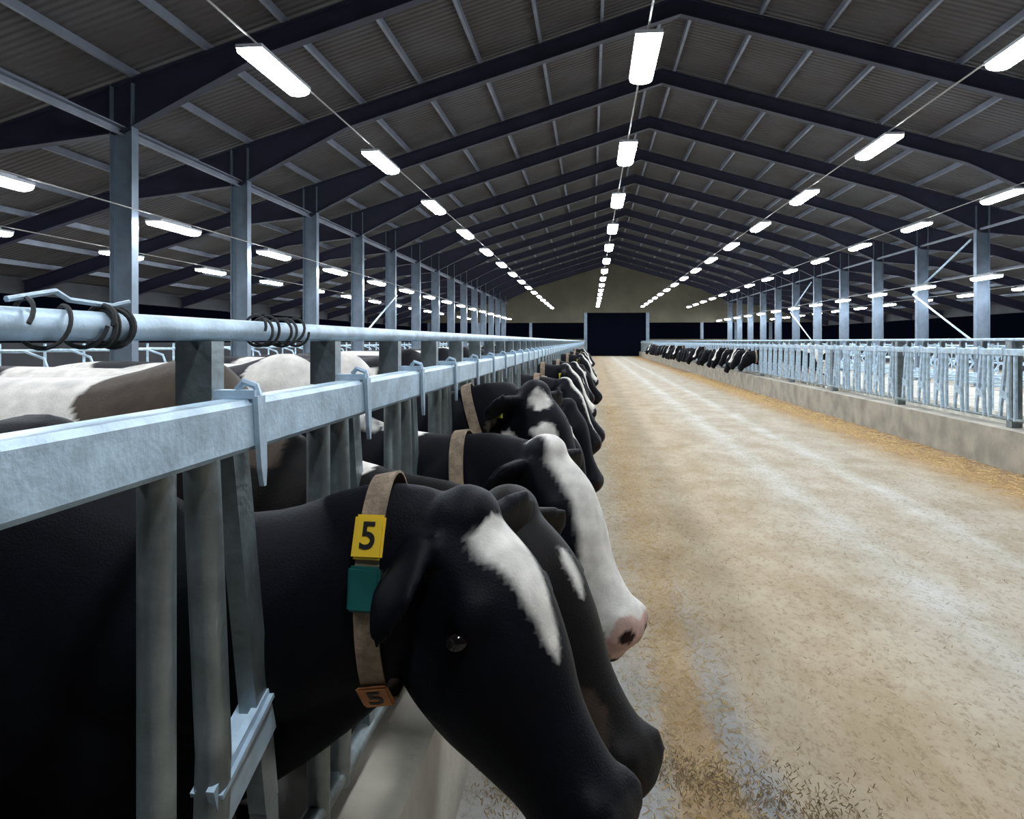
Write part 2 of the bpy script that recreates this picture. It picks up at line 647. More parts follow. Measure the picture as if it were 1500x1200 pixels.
# ------------------------------------------------------------------ lamps
hb = MB()
hb.box(-0.15, 0.15, -0.72, 0.72, 0.05, 0.09)
hb.box(-0.05, 0.05, -0.5, 0.5, 0.09, 0.14)
LH = hb.mesh('housing', M['housing'])
db = MB()
n_ = 10
prof = [(-0.14, 0.05)] + [(0.14 * -math.cos(PI * i / 8), 0.02 - 0.05 * math.sin(PI * i / 8)) for i in range(9)] + [(0.14, 0.05)]
vs = [(x, y, z) for y in (-0.7, 0.7) for x, z in prof]
k_ = len(prof)
fs = [(i, i + 1, k_ + i + 1, k_ + i) for i in range(k_ - 1)] + [tuple(range(k_)), tuple(range(2 * k_ - 1, k_ - 1, -1)), (0, k_, 2 * k_ - 1, k_ - 1)]
db.add(vs, fs)
LD = db.mesh('diffuser', M['diffuser'], True)
rows = [  # name, x, height above eye, first Y
    ('left of the ridge', -0.824, 0.70, 1.90, 17, -2),
    ('under the ridge', 0.14, 0.734, 2.0, 17, -2),
    ('right of the ridge', 1.082, 0.73, 2.98, 16, -2),
    ('inside the right columns', 2.03, 0.711, 3.96, 15, -2),
    ('along the left columns', -1.744, 0.47, 2.0, 16, -1),
    ('beyond the left columns', -2.64, 0.48, 3.0, 15, 0),
    ('along the right columns', 2.735, 0.437, 5.55, 13, -2),
    ('beyond the right columns', 3.72, 0.45, 5.9, 12, -1),
]
for name, xs, hs, ys, cnt, back in rows:
    x, z = xs * BAY, EYE + hs * BAY
    ci = 0
    for k in range(back, cnt):
        y = (ys + k) * BAY
        if y > 75.5 or y < -1.5:
            continue
        e = empty('strip_lamp', (x, y, z))
        if inview(x, y, z):
            ci += 1
            lab = 'lit strip lamp, %s from the camera in the row %s' % (nth(ci), name)
        else:
            lab = 'lit strip lamp of the row %s, outside the photo' % name
        tag(e, lab, 'lamp', 'hanging strip lamps')
        link('lamp_housing', LH, e)
        link('diffuser', LD, e)
    o = link('lamp_cable', MB().tube([(0, -2, 0.17), (0, 76, 0.17)], 0.012, 6).mesh('lamp_cable', M['cable'], True), loc=(x, 0, z))
    tag(o, 'thin straight cable carrying the strip lamps %s' % name, 'cable')

# ------------------------------------------------------------------ concrete curbs under the fences
def curb_mesh(w_, h_):
    return MB().box(-w_ / 2, w_ / 2, Y0, Y1 - 0.3, 0, h_).mesh('curb', M['conc'])


struct('trim_3', MB().box(-0.62, -0.42, Y0, Y1 - 0.2, 0, 0.45).mesh('curb_left', M['conc']))
struct('trim_4', MB().box(4.75, 5.05, Y0, Y1 - 0.2, 0, 0.48).mesh('curb_right', M['conc']))

# ------------------------------------------------------------------ feed fences
P = 0.57
NMOD = 100


def fence(name, label, xr, xt, sgn, ystart, base_z, nmod, ylen, wide_posts, barmat='galv_dull'):
    """xr = x of the square rail, xt = x of the upper tube; sgn +1: alley is towards +x"""
    root = empty(name, (xr, 0, 0))
    tag(root, label, 'fence')
    ox = xt - xr

    def part(nm, me, y=0.0):
        return link(nm, me, root, (0, y, 0))
    # square rail with rolled edges
    mb = MB()
    rr = [(-.022, 1.33), (.022, 1.33), (.03, 1.338), (.03, 1.402), (.022, 1.41), (-.022, 1.41), (-.03, 1.402), (-.03, 1.338)]
    vs = [(x, y, z) for y in (ystart, ystart + ylen) for x, z in rr]
    mb.add(vs, [tuple(range(8)), tuple(range(15, 7, -1))] + [(i, (i + 1) % 8, 8 + (i + 1) % 8, 8 + i) for i in range(8)])
    part('top_rail', mb.mesh('top_rail', M['galv']))
    part('upper_tube', MB().tube([(ox, ystart, 1.519), (ox, ystart + ylen, 1.519)], 0.0185, 16).mesh('upper_tube', M['galv'], True))
    part('lower_rail', MB().tube([(0, ystart, base_z + 0.10), (0, ystart + ylen, base_z + 0.10)], 0.022, 10).mesh('lower_rail', M['galv_dull'], True))
    pm = MB().box(ox - .03, ox + .03, -.02, .02, 1.40, 1.50)
    pm.box(min(ox, 0) - 0.02, max(ox, 0) + .0, -.02, .02, 1.38, 1.402)
    post = pm.mesh('post', M['galv_dull'])
    am = MB().tube([(0, 0, base_z + .08), (0, 0, 1.335)], 0.0235, 14).mesh('fixed_bar', M[barmat], True)
    bm_ = MB().tube([(0, 0.012, base_z + .08), (0, 0.035, 0.9), (0, 0, 1.335)], 0.0255, 14).mesh('curved_bar', M[barmat], True)
    cm = MB().bar((0, 0, 1.335), (0, .115, 0.72), 0.05, 0.03, (1, 0, 0)).bar((0, .115, 0.72), (0, 0.13, base_z + .08), .045, .03, (1, 0, 0)).mesh('locking_bar', M[barmat])
    br = MB()
    br.bar((sgn * 0.012, -0.085, 0.82), (sgn * 0.012, 0.10, 0.885), 0.012, 0.085)
    br.bar((sgn * 0.0, -0.085, 0.845), (sgn * 0.0, 0.10, 0.915), 0.05, 0.008)
    bracket = br.mesh('pivot_bracket', M['galv'])
    # latch: folded strap over the rail narrowing to a tongue
    lm = MB()
    s_ = sgn
    lm.box(-.034, .034, -.014, .014, 1.411, 1.424)
    lm.tube([(0, 0, 1.424), (s_ * .01, 0, 1.437), (s_ * .03, 0, 1.43), (s_ * .034, 0, 1.415)], .006, 6)
    vs = []
    for (z, w0) in ((1.415, .014), (1.34, .0125), (1.30, .010), (1.272, .004)):
        for xx in (.031, .039):
            for yy in (-w0, w0):
                vs.append((s_ * xx, yy + (1.415 - z) * 0.10, z))
    fs = []
    for i in range(3):
        o = i * 4
        for a_, b_ in ((0, 1), (1, 3), (3, 2), (2, 0)):
            fs.append((o + a_, o + b_, o + 4 + b_, o + 4 + a_))
    fs += [(0, 1, 3, 2), (12, 14, 15, 13)]
    lm.add(vs, fs)
    latch = lm.mesh('latch', M['galv'])
    rest = {k: MB() for k in ('post', 'fixed_bar', 'curved_bar', 'locking_bar', 'latch')}
    cnt = 0
    for k in range(nmod):
        y = 0.904 + P * (k - 4) if ystart < 0 else ystart + P * k
        if y < ystart + 0.1:
            continue
        cnt += 1
        if cnt <= 100:
            part('fixed_bar', am, y)
            part('curved_bar', bm_, y + .11)
            part('locking_bar', cm, y + .20)
            part('pivot_bracket', bracket, y + .21)
            part('latch', latch, y + .22)
            part('post', post, y + .235)
        else:
            for nm, me, dy in (('fixed_bar', am, 0), ('curved_bar', bm_, .11), ('locking_bar', cm, .2), ('latch', latch, .22), ('post', post, .235)):
                rest[nm].add([(v.co.x, v.co.y + y + dy, v.co.z) for v in me.vertices], [tuple(p.vertices) for p in me.polygons])
    for nm, mb in rest.items():
        if mb.v:
            o = part(nm, mb.mesh(nm, M['galv_dull']))
            o['kind'] = 'stuff'
    wp = MB().box(ox - .06, ox + .06, -.06, .06, base_z - .1 if wide_posts else 0, 1.50).mesh('support_post', M['galv_dull'])
    if wide_posts:
        y = 9.45
        while y < ystart + ylen:
            part('support_post', wp, y)
            y += 3.3
    return root


fence('feed_fence', 'long galvanised headlock feed fence on the left with cows reaching through', -0.55, -0.62, 1, -1.6, 0.45,
      130, 77.3, False)
fence('feed_fence', 'long galvanised headlock feed fence across the alley on the right', 4.92, 4.97, -1, 4.2, 0.48,
      124, 71.5, True, 'galv')

# wire and rope wound on the upper tube
def wound(y0, y1, turns, r, label, name='rope', rad=0.0028):
    pts = []
    n = int(turns * 24)
    for i in range(n + 1):
        a = 2 * PI * turns * i / n
        rr = r + 0.003 * math.sin(i * .37)
        pts.append((-0.62 + rr * math.cos(a), y0 + (y1 - y0) * i / n + 0.008 * math.sin(i * .21), 1.519 + rr * math.sin(a)))
    o = link(name, MB().tube(pts, rad, 6).mesh(name, M['rope'], True))
    return tag(o, label, 'rope')


wound(0.74, 0.88, 2.0, 0.026, 'dark cord loosely wound round the upper fence tube at the left edge of the photo')
wound(0.885, 0.93, 4.5, 0.024, 'dark cord wrapped tightly on the upper fence tube beside the nearest column', rad=0.0035)
wound(1.32, 1.54, 6, 0.027, 'knotted wire wound on the upper fence tube just past the nearest fence post')
o = link('cord', MB().tube([(-0.62, 0.74, 1.545), (-.617, 0.81, 1.558), (-.615, 0.83, 1.549), (-.62, .92, 1.546), (-.61, .94, 1.552)], .0035, 6).mesh('cord', M['galv'], True))
tag(o, 'pale loose cord lying along the top of the near fence tube', 'cord')

# ------------------------------------------------------------------ stalls behind
def divider_mesh():
    mb = MB()
    mb.tube([(0, 0, 0.0), (0, 0, 1.25)], .03, 8)
    pts = [(0, 0, 1.12), (1.5, 0, 1.12), (1.85, 0, 1.0), (1.95, 0, .75), (1.8, 0, .52), (1.4, 0, .45), (0, 0, .45)]
    mb.tube(pts, .026, 8)
    return mb.mesh('stall_divider', M['galv'], True)


DM = divider_mesh()
for xx, face, ya, yb, nm in ((7.6, 1, 8, 66, 'first stall row behind the right fence'), (10.4, -1, 9, 66, 'second stall row behind the right fence'),
                             (15.0, 1, 14, 66, 'stall row beyond the right-hand columns'), (-11.2, 1, 12, 60, 'stall row on the left side of the barn')):
    k = 0
    y = ya
    while y < yb:
        k += 1
        o = link('stall_divider', DM, loc=(xx, y, 0.2))
        if face < 0:
            o.rotation_euler = (0, 0, PI)
        tag(o, 'looped metal stall divider, %s along the %s' % (nth(k), nm), 'stall divider', 'stall dividers')
        y += 1.2
for i, (xa, xb) in enumerate(((7.5, 10.5), (14.9, 17.2), (-11.3, -9.1))):
    struct('floor_stall_bed_%d' % (i + 1), MB().box(xa, xb, 6, 68, 0, .2).mesh('floor_stall_bed', M['bed']))

# ------------------------------------------------------------------ cows
HEAD = [(-.116, -.105, .151, .085), (-.052, -.22, .188, .105), (.012, -.314, .160, .108), (.07, -.39, .122, .082),
        (.128, -.448, .098, .070), (.17, -.497, .092, .078), (.200, -.530, .070, .070), (.218, -.548, .035, .04)]
AX = Vector((.62, 0, -.79)).normalized()
NX = Vector((.79, 0, .62)).normalized()


def crom(pts, per):
    """Catmull-Rom through tuples"""
    out = []
    n = len(pts)
    for i in range(n - 1):
        p0, p1, p2, p3 = pts[max(i - 1, 0)], pts[i], pts[i + 1], pts[min(i + 2, n - 1)]
        for s in range(per):
            t = s / per
            out.append(tuple(0.5 * ((2 * b_) + (-a_ + c_) * t + (2 * a_ - 5 * b_ + 4 * c_ - d_) * t * t + (-a_ + 3 * b_ - 3 * c_ + d_) * t ** 3)
                             for a_, b_, c_, d_ in zip(p0, p1, p2, p3)))
    out.append(tuple(pts[-1]))
    return out


def loft(mb, secs, n=24, shape=None):
    """secs: (center, axis_up, axis_side, hu, hs)"""
    vs, fs = [], []
    for c, u, s, hu, hs in secs:
        for k in range(n):
            a = 2 * PI * k / n
            sa, ca = math.sin(a), math.cos(a)
            w = 1 + (shape * sa if shape else 0)
            vs.append(c + u * (hu * sa) + s * (hs * ca * w))
    m = len(secs)
    for i in range(m - 1):
        for k in range(n):
            fs.append((i * n + k, i * n + (k + 1) % n, (i + 1) * n + (k + 1) % n, (i + 1) * n + k))
    fs.append(tuple(range(n - 1, -1, -1)))
    fs.append(tuple((m - 1) * n + k for k in range(n)))
    mb.add(vs, fs)


YS = Vector((0, 1, 0))


class Pose:
    def __init__(self, poll, pitch=0, yaw=0, roll=0, scale=1.0, droop=1.0, hw=0.285, nh=1.0, dip=0.0, droop_far=None, bz=1.0, lift=0.0):
        self.poll = Vector(poll)
        self.rot = Matrix.Rotation(R(yaw), 3, 'Z') @ Matrix.Rotation(R(-pitch), 3, 'Y') @ Matrix.Rotation(R(roll), 3, 'X')
        self.inv = self.rot.inverted()
        self.s = scale
        self.droop = droop
        self.hw = hw
        self.dip = dip
        self.nh = nh
        self.bz = bz
        self.lift = lift
        self.droop_far = droop if droop_far is None else droop_far

    def h(self, q):
        return self.poll + self.rot @ (Vector(q) * self.s)

    def canon(self, p):
        return self.inv @ (Vector(p) - self.poll) / self.s

    def neck(self):
        """list of (centre, half height, half width)"""
        e = self.h((-.11, 0, -.14))
        st = Vector((-.05, 0, 1.10 + self.lift - (1 - self.bz) * 1.3))
        pts = []
        for t, hh, hw in ((0, .30, .22), (.22, .25, .17), (.45, .205, .135), (.7, .175, .112), (.88, .165, .10), (1.0, .15, .09)):
            c = st.lerp(e, t)
            c.z += -self.dip * math.sin(PI * min(1, t * 1.15)) * 1.0
            c.y = e.y * t ** 1.3
            pts.append((*c, hh * (1 + (self.nh - 1) * t), hw))
        return pts


def cow_solid(ps):
    mb = MB()
    # body
    K = ps.hw / .36
    body = [(-1.72, 1.17, .07, .07), (-1.66, 1.15, .17, .17), (-1.5, 1.11, .27, .25 * K * 1.1), (-1.25, 1.08, .33, .30 * K), (-.95, 1.03, .38, .35 * K),
            (-.6, 1.02, .385, .36 * K), (-.25, 1.045, .365, .32 * K), (0.0, 1.05, .41, .27 * K), (.14, .96, .37, .21 * K), (.24, .90, .29, .16 * K), (.31, .86, .16, .09 * K)]
    secs = []
    for x, z, hh, hw in crom(body, 4):
        secs.append((Vector((x, 0, z * ps.bz)), Vector((0, 0, 1)), YS, hh * (ps.bz if ps.bz < 1 else 1), hw))
    loft(mb, secs, 28, -0.06)
    # neck
    ns = crom(ps.neck(), 4)
    secs = []
    for i, (x, y, z, hh, hw) in enumerate(ns):
        a_, b_ = ns[max(0, i - 1)], ns[min(len(ns) - 1, i + 1)]
        d = Vector((b_[0] - a_[0], b_[1] - a_[1], b_[2] - a_[2])).normalized()
        side = Vector((-d.y, d.x, 0)).normalized()
        up = d.cross(side)
        if up.z < 0:
            up = -up
        secs.append((Vector((x, y, z)), up, side, hh, hw))
    loft(mb, secs, 28, -0.12)
    # dewlap hanging under the neck
    nk = ps.neck()
    dl = [(nk[i][0], nk[i][1], nk[i][2] - nk[i][3] * .86, h_, w_) for i, h_, w_ in ((0, .20, .10), (1, .19, .085), (2, .18, .065), (3, .135, .05), (4, .08, .04))]
    secs = [(Vector((a_, b_, c_)), Vector((0, 0, 1)), YS, h_, w_) for a_, b_, c_, h_, w_ in crom(dl, 4)]
    loft(mb, secs, 16)
    # head
    secs = []
    for x, z, hw, lat in crom(HEAD, 5):
        c = ps.h((x, 0, z))
        secs.append((c, ps.rot @ NX, ps.rot @ YS, hw * ps.s, lat * ps.s))
    loft(mb, secs, 28, 0.22)
    s = ps.s
    # poll, brows, cheeks, nostril ridges, lip
    mb.ellipsoid(ps.h((-.035, 0, -.025)), (.065 * s, .07 * s, .055 * s))
    for sy in (-1, 1):
        mb.ellipsoid(ps.h((.035, sy * .085, -.175)), (.045 * s, .034 * s, .05 * s))
        mb.ellipsoid(ps.h((-.035, sy * .07, -.285)), (.075 * s, .035 * s, .085 * s))
        mb.ellipsoid(ps.h((.215, sy * .045, -.475)), (.04 * s, .032 * s, .05 * s))
    mb.ellipsoid(ps.h((.145, 0, -.56)), (.055 * s, .055 * s, .038 * s))
    # ears
    for sy in (-1, 1):
        dr = ps.droop if sy < 0 else ps.droop_far
        base = Vector((-.065, sy * .075, -.055))
        tip = base + Vector((-.015, sy * (.22 - .12 * dr), .0 - .19 * dr))
        for_ = []
        for t, w, th in ((0, .028, .024), (.2, .045, .022), (.5, .062, .016), (.8, .036, .012), (1.0, .006, .006)):
            for_.append((*(base.lerp(tip, t) + Vector((0, sy * .03 * math.sin(PI * t), 0))), w, th))
        secs = []
        d = (tip - base).normalized()
        wide = Vector((.35 + dr * .65, 0, 1.0 - .75 * dr))
        wide = (wide - d * wide.dot(d)).normalized()
        thk = d.cross(wide)
        for x, y, z, w, th in crom(for_, 4):
            secs.append((ps.h((x, y, z)), ps.rot @ wide, ps.rot @ thk, w * s, th * s))
        loft(mb, secs, 14)
    # legs
    for sy in (-1, 1):
        y = sy * .17
        fl = [(-.12, y, .85, .12, .08), (-.08, y, .62, .075, .06), (-.07, y, .46, .05, .045), (-.065, y, .40, .052, .048), (-.08, y, .30, .034, .032),
              (-.08, y, .14, .032, .03), (-.07, y, .08, .042, .04), (-.05, y, .0, .06, .052)]
        secs = [(Vector((a_, b_, c_)), Vector((1, 0, 0)), YS, d_, e_) for a_, b_, c_, d_, e_ in crom(fl, 3)]
        loft(mb, secs, 14)
        y = sy * .19
        hl = [(-1.35, y, .95, .22, .10), (-1.28, y, .72, .15, .085), (-1.33, y, .58, .09, .06), (-1.46, y, .47, .06, .045), (-1.48, y, .40, .05, .042),
              (-1.43, y, .26, .036, .033), (-1.40, y, .12, .036, .033), (-1.38, y, .07, .045, .042), (-1.36, y, 0, .06, .052)]
        secs = [(Vector((a_, b_, c_)), Vector((1, 0, 0)), YS, d_, e_) for a_, b_, c_, d_, e_ in crom(hl, 3)]
        loft(mb, secs, 14)
    # udder, tail, hip bones
    mb.ellipsoid((-1.12, 0, .66), (.2, .15, .15))
    for sy in (-1, 1):
        mb.ellipsoid((-1.28, sy * .17, 1.33 * ps.bz), (.09, .06, .06))
    mb.tube([(-1.68, 0, 1.3), (-1.76, 0, 1.2), (-1.78, 0, .95), (-1.77, 0, .6), (-1.76, 0, .42)], [.04, .03, .022, .022, .045], 8)
    return mb


def fbm(p, sc, seed):
    q = Vector(p) * sc + Vector((seed * 3.1, seed * 1.7, seed * 5.3))
    return noise.fractal(q, 1.0, 2.0, 3)


WHITE = (.74, .70, .64)
BLACK = (.0035, .0038, .0065)


def blend(c, d, t):
    t = min(1.0, max(0.0, t + .5))
    return tuple(x + (y - x) * t for x, y in zip(c, d))


def cow_mesh(name, ps, voxel, style):
    mb = cow_solid(ps)
    me0 = mb.mesh(name + '_raw')
    tmp = bpy.data.objects.new('tmp', me0)
    col.objects.link(tmp)
    m1 = tmp.modifiers.new('r', 'REMESH')
    m1.mode = 'VOXEL'
    m1.voxel_size = voxel
    m2 = tmp.modifiers.new('s', 'SMOOTH')
    m2.factor = 0.5
    m2.iterations = style.get('smooth', 6)
    dg = bpy.context.evaluated_depsgraph_get()
    me = bpy.data.meshes.new_from_object(tmp.evaluated_get(dg))
    me.name = name
    bpy.data.objects.remove(tmp)
    bpy.data.meshes.remove(me0)
    me.materials.clear()
    me.materials.append(M['coat'])
    for p in me.polygons:
        p.use_smooth = True
    ca = me.color_attributes.new('coat', 'FLOAT_COLOR', 'POINT')
    seed = style['seed']
    black = style.get('black', BLACK)
    thr = style.get('white', 0.25)
    headx = ps.poll.x - 0.32
    buf = []
    for v in me.vertices:
        p = v.co
        c = black
        q = ps.canon(p)
        a = q.x * AX.x + q.z * AX.z
        bb = q.x * NX.x + q.z * NX.z
        ishead = p.x > headx and a > -.06 and abs(q.y) < .22 and p.z > .3
        jit = 0.012 * fbm(p, 14, seed + 3)
        ncut = style.get('neck_white', 9)
        if not ishead:
            f = fbm(p, 1.5, seed) + 0.15 * fbm(p, 6, seed)
            if p.x > style.get('dark_front', -0.15):
                f -= 0.6
            c = blend(c, WHITE, (f - thr) / .04)
            if style.get('brown') and f < thr and p.z > 1.2 and p.x < .25:
                c = (.075, .056, .042)
            if p.z < .5 and style.get('socks', True):
                c = WHITE
            if p.z < .06:
                c = (.03, .025, .02)
            if p.z < 1.0 and p.x < -.9 and p.z > .5 and abs(p.y) < .14 and p.x > -1.3:
                c = (.55, .33, .27)
            if p.x < -1.7 and p.z < .55:
                c = WHITE
            for (cx, cy, cz, rx, ry, rz) in style.get('spots', ()):
                dd = ((p.x - cx) / rx) ** 2 + ((p.y - cy) / ry) ** 2 + ((p.z - cz) / rz) ** 2
                if dd + 10 * jit < 1:
                    c = WHITE
        else:
            wfun = style.get('blaze')
            if wfun:
                # piecewise width table (a, half width)
                w = 0
                for (a0, w0), (a1, w1) in zip(wfun[:-1], wfun[1:]):
                    if a0 <= a <= a1:
                        w = w0 + (w1 - w0) * (a - a0) / (a1 - a0)
                if bb > style.get('bmin', -.14) and w > 0:
                    c = blend(c, WHITE, (w - abs(q.y - style.get('boff', 0)) - jit * .6) / .014)
            if a > style.get('muz_a', .50) + jit * 2 and bb > -.21:
                c = style.get('muzzle', (.016, .016, .018))
            for (pa, pb, py, r_, cc) in style.get('hspots', ()):
                if ((a - pa) ** 2 + (bb - pb) ** 2 + (q.y - py) ** 2) ** .5 < r_ + .04:
                    c = blend(c, cc, (r_ - jit * min(3, r_ * 45) - ((a - pa) ** 2 + (bb - pb) ** 2 + (q.y - py) ** 2) ** .5) / .010)
            # nostrils
            for sy in (-1, 1):
                if ((a - .535) ** 2 * 1.6 + (bb + .125) ** 2 * 1.6 + (q.y - sy * .046) ** 2) ** .5 < .028:
                    c = (.025, .012, .012)
            # mouth line
            if a > .45 and abs(bb + .222 + .1 * (a - .45)) < .006 and abs(q.y) > .02:
                c = tuple(x * .35 for x in c)
            # pale edge of hair in the ear
            if abs(q.y) > .125 and -.17 < q.x < -.1 and -.27 < q.z < -.1 and fbm(q, 25, 2) > .2:
                c = tuple(max(x, y_) for x, y_ in zip(c, (.07, .055, .04)))
        buf += [c[0], c[1], c[2], 1.0]
    ca.data.foreach_set('color', buf)
    return me


def neck_ring(ps, t, grow, n=40, lean=0.0):
    """closed ring of points round the neck at parameter t (0..1) with outward normals"""
    ns = crom(ps.neck(), 8)
    f = t * (len(ns) - 1)
    i = min(int(f), len(ns) - 2)
    fr = f - i
    c = [a_ + (b_ - a_) * fr for a_, b_ in zip(ns[i], ns[i + 1])]
    d = Vector([b_ - a_ for a_, b_ in zip(ns[max(i - 2, 0)][:3], ns[min(i + 3, len(ns) - 1)][:3])]).normalized()
    side = Vector((-d.y, d.x, 0)).normalized()
    up = d.cross(side)
    if up.z < 0:
        up = -up
    ctr = Vector(c[:3])
    out = []
    for k in range(n):
        a = 2 * PI * k / n
        sa, ca_ = math.sin(a), math.cos(a)
        w = 1 - .12 * sa
        p = ctr + up * ((.035 * sa) if sa < 0 else 0) + d * (lean * sa) + up * ((c[3] + grow) * sa) + side * ((c[4] + grow) * ca_ * w)
        nrm = (up * (sa / c[3]) + side * (ca_ / c[4])).normalized()
        out.append((p, nrm))
    return out, d


def ring_at(ps, t, ang, grow, lean=0.0):
    """point, normal, along-neck direction, tangent at angle (deg, 90 = top, 180/0 sides)"""
    ring, d = neck_ring(ps, t, grow, 360, lean)
    p, n_ = ring[int(ang) % 360]
    p2, _ = ring[(int(ang) + 4) % 360]
    return p, n_, d, (p2 - p).normalized()


def strap_mesh(ps, t, width, grow=0.008, lean=0.0):
    ring, d = neck_ring(ps, t, grow, 40, lean)
    vs, fs = [], []
    n = len(ring)
    for k, (p, nr) in enumerate(ring):
        for off, th in ((-width / 2, 0), (width / 2, 0), (width / 2, .005), (-width / 2, .005)):
            vs.append(p + d * off + nr * th)
    for k in range(n):
        j = (k + 1) % n
        for q in range(4):
            fs.append((k * 4 + q, k * 4 + (q + 1) % 4, j * 4 + (q + 1) % 4, j * 4 + q))
    mb = MB()
    mb.add(vs, fs)
    return mb.mesh('collar', M['strap'], True)


def plate(c, nrm, tang, along, hw, hl, th, material, name, bev=0.004):
    """small rounded box lying on the neck: hl along the strap (tang), hw across (along)"""
    bm = bmesh.new()
    bmesh.ops.create_cube(bm, size=1)
    mt = Matrix((along * (2 * hw), tang * (2 * hl), nrm * th)).transposed().to_4x4()
    mt.translation = c + nrm * th / 2
    bmesh.ops.transform(bm, matrix=mt, verts=bm.verts)
    bmesh.ops.bevel(bm, geom=bm.edges[:], offset=bev, segments=2, affect='EDGES')
    bmesh.ops.recalc_face_normals(bm, faces=bm.faces)
    me = bpy.data.meshes.new(name)
    bm.to_mesh(me)
    bm.free()
    me.materials.append(material)
    return me


def digit_mesh(txt, size, c, right, upv, nrm):
    cu = bpy.data.curves.new('digit', 'FONT')
    cu.body = txt
    cu.size = size
    cu.extrude = 0.0006
    cu.offset = size * 0.012
    cu.align_x = 'CENTER'
    cu.align_y = 'CENTER'
    ob = bpy.data.objects.new('digit', cu)
    col.objects.link(ob)
    dg = bpy.context.evaluated_depsgraph_get()
    me = bpy.data.meshes.new_from_object(ob.evaluated_get(dg))
    bpy.data.objects.remove(ob)
    mt = Matrix((right, upv, nrm)).transposed().to_4x4()
    mt.translation = c
    me.transform(mt)
    me.materials.clear()
    me.materials.append(M['ink'])
    me.name = 'digit'
    return me


def add_eyes(root, ps):
    for sy in (-1, 1):
        c = ps.h((.022, sy * .117, -.205))
        me = MB().ellipsoid((0, 0, 0), (.019 * ps.s, .012 * ps.s, .015 * ps.s), 24, 16).mesh('eye', M['eye'], True)
        link('eye', me, root, c)


def add_ear_tag(root, ps, sy=-1):
    c = ps.h((-.09, sy * (.075 + .09 + .0), -.055 - .02 - .06 * ps.droop))
    me = plate(c, ps.rot @ Vector((.3, sy * 1.0, 0)).normalized(), ps.rot @ Vector((0, 0, 1)), ps.rot @ Vector((1, 0, 0)), .022 * ps.s, .028 * ps.s, .004,
               M['eartag'], 'ear_tag', .001)
    link('ear_tag', me, root)


GAP0 = 1.30  # y of the first neck gap

# --- hero cows -------------------------------------------------
def hero(name, X, Y, ps, style, voxel, label, body_yaw=0.0):
    root = empty(name, (X, Y, 0))
    root.rotation_euler = (0, 0, R(body_yaw))
    tag(root, label, 'cow', 'cows feeding along the left fence')
    me = cow_mesh('cow_body', ps, voxel, style)
    link('body', me, root)
    add_eyes(root, ps)
    return root


def local_poll(px, py, Yw, X, Y, byaw):
    p = pix(px, py, Yw)
    q = Matrix.Rotation(R(-byaw), 3, 'Z') @ Vector((p.x - X, p.y - Y, 0))
    return (q.x, q.y, p.z)


# cow 1
X1 = -1.00
B1 = 9
ps1 = Pose(local_poll(706, 735, 1.25, X1, GAP0, B1), pitch=4, yaw=-28 - B1, scale=0.95, droop=.82, droop_far=.12, dip=.085, nh=1.0, bz=.935, lift=.04)
st1 = dict(seed=2, blaze=[(.03, .0), (.045, .045), (.09, .046), (.17, .034), (.25, .018), (.29, .0)], bmin=-.07, white=.9,
           dark_front=-.3, hspots=[(.48, -.095, 0.0, .009, WHITE)], spots=[], boff=-.01)
c1 = hero('cow', X1, GAP0, ps1, st1, .011, 'nearest black cow with a tapering white blaze and yellow numbered collar tag', B1)
CT = .80
CL = .04
col_o = link('collar', strap_mesh(ps1, CT, .042, .007, CL), c1)
col_o['label'] = 'brown webbing collar with coloured tags'
for ang, hl, matn, nm, txt in ((150, .036, 'tag_yellow', 'number_tag', '5'), (176, .036, 'tag_green', 'transponder', None), (236, .034, 'tag_orange', 'number_tag', '5')):
    p, nr, d, tg = ring_at(ps1, CT, ang, .012, CL)
    if tg.z > 0:
        tg = -tg
    al = tg.cross(nr).normalized()
    pl = link(nm, plate(p, nr, tg, al, .027, hl, .012 if txt is None else .007, M[matn], nm), col_o)
    if txt:
        up = -tg
        rt = up.cross(nr).normalized()
        link('digit', digit_mesh(txt, .062, p + nr * .0078, rt, up, nr), pl)
        pl['label'] = '%s plastic tag with a black number' % matn.split('_')[1]

# cow 2
X2, Y2, B2 = -1.0, GAP0 + P, 3
ps2 = Pose(local_poll(765, 730, 1.62, X2, Y2, B2), pitch=5, yaw=-30 - B2, scale=1.05, droop=.45, dip=.02)
st2 = dict(seed=5, black=(.010, .0085, .008), blaze=[(.12, .0), (.15, .014), (.2, .012), (.235, .0)], bmin=-.09, white=-.25, dark_front=.0, brown=True, muzzle=(.012, .011, .011), muz_a=.5,
           hspots=[(.40, -.12, -.07, .05, (.05, .035, .025))], socks=False, spots=[(.42, 0, 1.2, .09, .2, .13)])
c2 = hero('cow', X2, Y2, ps2, st2, .012, 'dark brown-black cow with a short white forehead mark, directly behind the nearest cow', B2)

# cow 3
X3, Y3, B3 = -1.0, GAP0 + 2 * P, -3
ps3 = Pose(local_poll(815, 650, 2.28, X3, Y3, B3), pitch=2, yaw=-30 - B3, scale=1.04, droop=.3, dip=.05)
st3 = dict(seed=9, blaze=[(-.06, .02), (.0, .05), (.12, .062), (.25, .072), (.34, .085), (.42, .2), (.7, .2)], bmin=-.16, white=-.1, muzzle=(.62, .42, .36), muz_a=.51,
           hspots=[], spots=[(.1, 0, 1.36, .25, .3, .12), (.42, 0, 1.28, .12, .2, .09)])
c3 = hero('cow', X3, Y3, ps3, st3, .013, 'cow with a broad white face and pink nose, third head along the left fence', B3)
link('collar', strap_mesh(ps3, .68, .045, .008), c3)

